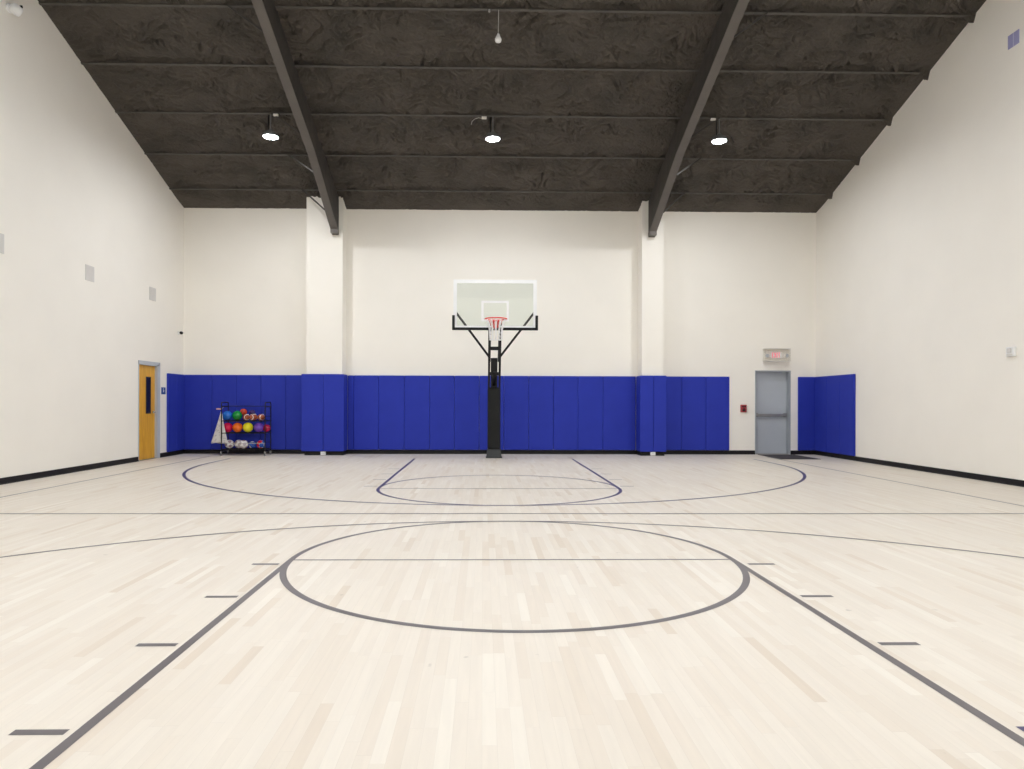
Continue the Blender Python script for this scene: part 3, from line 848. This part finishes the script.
plain_ball(266.6, zm+.10, YM+.05, .092, (.40, .006, .05), 'dark red ball at the right end of the middle shelf')

# footballs
def football(u, z, y, rotz, label):
    L, R = .135, .078
    prof = []
    n = 18
    for i in range(n+1):
        s = -1+2*i/n
        prof.append((max(.003, R*(1-s*s)**.78*1.0), s*L))
    bm = BM(); lathe(bm, prof, n=24, axis='y')
    o = make('football', bm, mt['leather'], smooth=True)
    o.location = (ux(u, y), y, z+R); o.rotation_euler = (0, 0, rotz)
    tag(o, label, 'football', 'footballs on the top shelf')
    bm = BM()
    for s in (-.55, .52):
        r = R*(1-s*s)**.78
        r2 = R*(1-(s+.12)**2)**.78
        lathe(bm, [(r+.0016, s*L), (r2+.0016, (s+.12)*L)], n=24, axis='y')
    make('stripe', bm, mt['white'], o)
    bm = BM(); box(bm, -.004, .004, -.045, .045, R-.001, R+.004)
    for k in range(6): box(bm, -.014, .014, -.04+k*.016-.002, -.04+k*.016+.002, R, R+.005)
    bmesh.ops.rotate(bm, cent=(0, 0, 0), matrix=Matrix.Rotation(.5, 3, 'Y'), verts=bm.verts)
    make('laces', bm, mt['white'], o)
    return o
mt['leather'] = M('brown_leather', (.36, .085, .035), .5, var=.12, nscale=20, bump=.3, bscale=300)
football(246.3, zt, YM-.02, .62, 'brown football with white stripe, left of the three, beside the green ball')
football(253.4, zt, YM-.02, -.5, 'brown football with white stripe, middle of the three')
football(261.1, zt, YM-.02, .75, 'brown football with white stripe, right of the three')

# soccer and volley balls: panels from an icosphere pattern
def icosa_dirs():
    p = (1+5**.5)/2; out = []
    for a in (-1, 1):
        for b in (-p, p):
            out += [Vector((0, a, b)).normalized(), Vector((a, b, 0)).normalized(), Vector((b, 0, a)).normalized()]
    return out
def soccer(u, z, y, r, label, mats, ndirs=12, thr=.93, rot=(0, 0, 0), group='balls on the lowest shelf'):
    bm = BM(); bmesh.ops.create_icosphere(bm, subdivisions=4, radius=r)
    dirs = icosa_dirs()[:ndirs]
    for f in bm.faces:
        n = f.calc_center_median().normalized()
        k = max(range(len(dirs)), key=lambda i: dirs[i].dot(n))
        if dirs[k].dot(n) > thr: f.material_index = 1 + (k % (len(mats)-1))
    o = make('ball', bm, mats, smooth=True)
    o.location = (ux(u, y), y, z); o.rotation_euler = rot
    tag(o, label, 'ball', group); return o
mw = ballmat('ball_white', (.80, .79, .78)); mk = ballmat('ball_dark_panel', (.33, .24, .28)); mg = ballmat('ball_grey_panel', (.52, .46, .50))
mbl = ballmat('ball_blue_panel', (.02, .09, .42)); mr = ballmat('ball_red_panel', (.55, .02, .05)); mnv = ballmat('ball_navy', (.02, .03, .13))
soccer(229.9, zb+.106, YM, .106, 'white soccer ball at the left end of the lowest shelf', [mw, mg, mk], rot=(.3, .4, .1))
soccer(239.2, zb+.104, YM+.08, .104, 'white soccer ball second from the left on the lowest shelf', [mw, mk, mg], rot=(1.1, .2, .5))
soccer(243.9, zb+.104, YM-.09, .104, 'white soccer ball in the middle of the lowest shelf', [mw, mg, mg, mk], rot=(.7, 1.2, .2))
soccer(252.6, zb+.086, YM, .086, 'navy blue and white ball on the lowest shelf', [mnv, mw, mbl], thr=.86, rot=(.2, .9, .3))
soccer(261.0, zb+.100, YM, .100, 'red, white and blue ball at the right end of the lowest shelf', [mw, mr, mbl], thr=.84, rot=(.5, .3, 1.1))

# mesh bag hanging from the left end of the rack
mt['bag'] = None
def bag_mat():
    m, nt, out = new_mat('grey_mesh_cloth')
    b = N(nt, 'ShaderNodeBsdfPrincipled'); b.inputs['Roughness'].default_value = .9
    tc = N(nt, 'ShaderNodeTexCoord'); v = N(nt, 'ShaderNodeTexVoronoi'); v.inputs['Scale'].default_value = 26
    rp = N(nt, 'ShaderNodeValToRGB'); rp.color_ramp.elements[0].color = (.34, .33, .35, 1); rp.color_ramp.elements[1].color = (.66, .64, .62, 1)
    rp.color_ramp.elements[0].position = .1; rp.color_ramp.elements[1].position = .45
    nt.links.new(tc.outputs['Object'], v.inputs['Vector']); nt.links.new(v.outputs['Distance'], rp.inputs['Fac'])
    nt.links.new(rp.outputs[0], b.inputs['Base Color']); nt.links.new(b.outputs[0], out.inputs['Surface'])
    return m
mt['bag'] = bag_mat()
bx, by = -6.258, RY0+.055
t = thing('mesh_bag', 'pale speckled mesh bag hanging from the left end of the ball rack', 'bag', (bx, by, .30))
bm = BM(); rings = []
nn, lv = 40, 16
for j in range(lv+1):
    f = j/lv                   # 0 top .. 1 bottom
    z = 1.06 - f*.76
    w = .012 + .175*f**1.05; d = .010 + .03*f
    cxs = -.055*f
    ringv = []
    for k in range(nn):
        a = 2*PI*k/nn
        fold = 1 + .10*f*math.sin(5*a+.7) + .05*f*math.sin(9*a)
        ringv.append(bm.verts.new((cxs + w*math.cos(a)*fold, d*math.sin(a)*fold, z-.30 + (.012*math.sin(3*a) if j == lv else 0))))
    rings.append(ringv)
for a, b in zip(rings, rings[1:]):
    for k in range(nn): bm.faces.new((a[k], a[(k+1) % nn], b[(k+1) % nn], b[k]))
bm.faces.new(rings[0]); bm.faces.new(rings[-1][::-1])
make('bag_cloth', bm, mt['bag'], t, True)
mt['pink'] = M('pink_strap', (.62, .36, .36), .7)
bm = BM(); tube(bm, [(.0, 0, .76), (.01, .02, .83), (.03, .06, .86)], .006, 6); make('drawstring', bm, mt['wire'], t)
bm = BM(); box(bm, -6.36, -6.25, RY0-.01, RY0+.02, 1.10, 1.135, .01); small('strap', bm, mt['pink'], 'short pinkish strap sticking out above the mesh bag', 'strap', (-6.3, RY0, 1.13))

# ---------------------------------------------------------------- world, camera
w = bpy.data.worlds.new('world'); scene.world = w; w.use_nodes = True
w.node_tree.nodes['Background'].inputs[0].default_value = (.5, .5, .5, 1)
w.node_tree.nodes['Background'].inputs[1].default_value = .0
cd = bpy.data.cameras.new('camera'); cam = bpy.data.objects.new('camera', cd); C.objects.link(cam)
f_px, cxp, cyp, yaw, roll, H = 691.6076, -16.7385, 18.2646, .018, .0028, 1.2829
cd.sensor_width = 36; cd.sensor_fit = 'HORIZONTAL'; cd.lens = f_px/1024*36
cd.shift_x = -cxp/1024; cd.shift_y = cyp/1024
cam.matrix_world = Matrix.Translation((0, 0, H)) @ Matrix.Rotation(-yaw, 4, 'Z') @ Matrix.Rotation(PI/2, 4, 'X') @ Matrix.Rotation(roll, 4, 'Z')
cd.clip_start = .05; cd.clip_end = 100
scene.camera = cam
vs = scene.view_settings
vs.view_transform = 'Standard'; vs.look = 'None'; vs.gamma = 1; vs.use_curve_mapping = False
vs.exposure = 0.0
scene.cycles.max_bounces = 10; scene.cycles.diffuse_bounces = 7; scene.cycles.sample_clamp_indirect = 6
scene.cycles.use_denoising = True
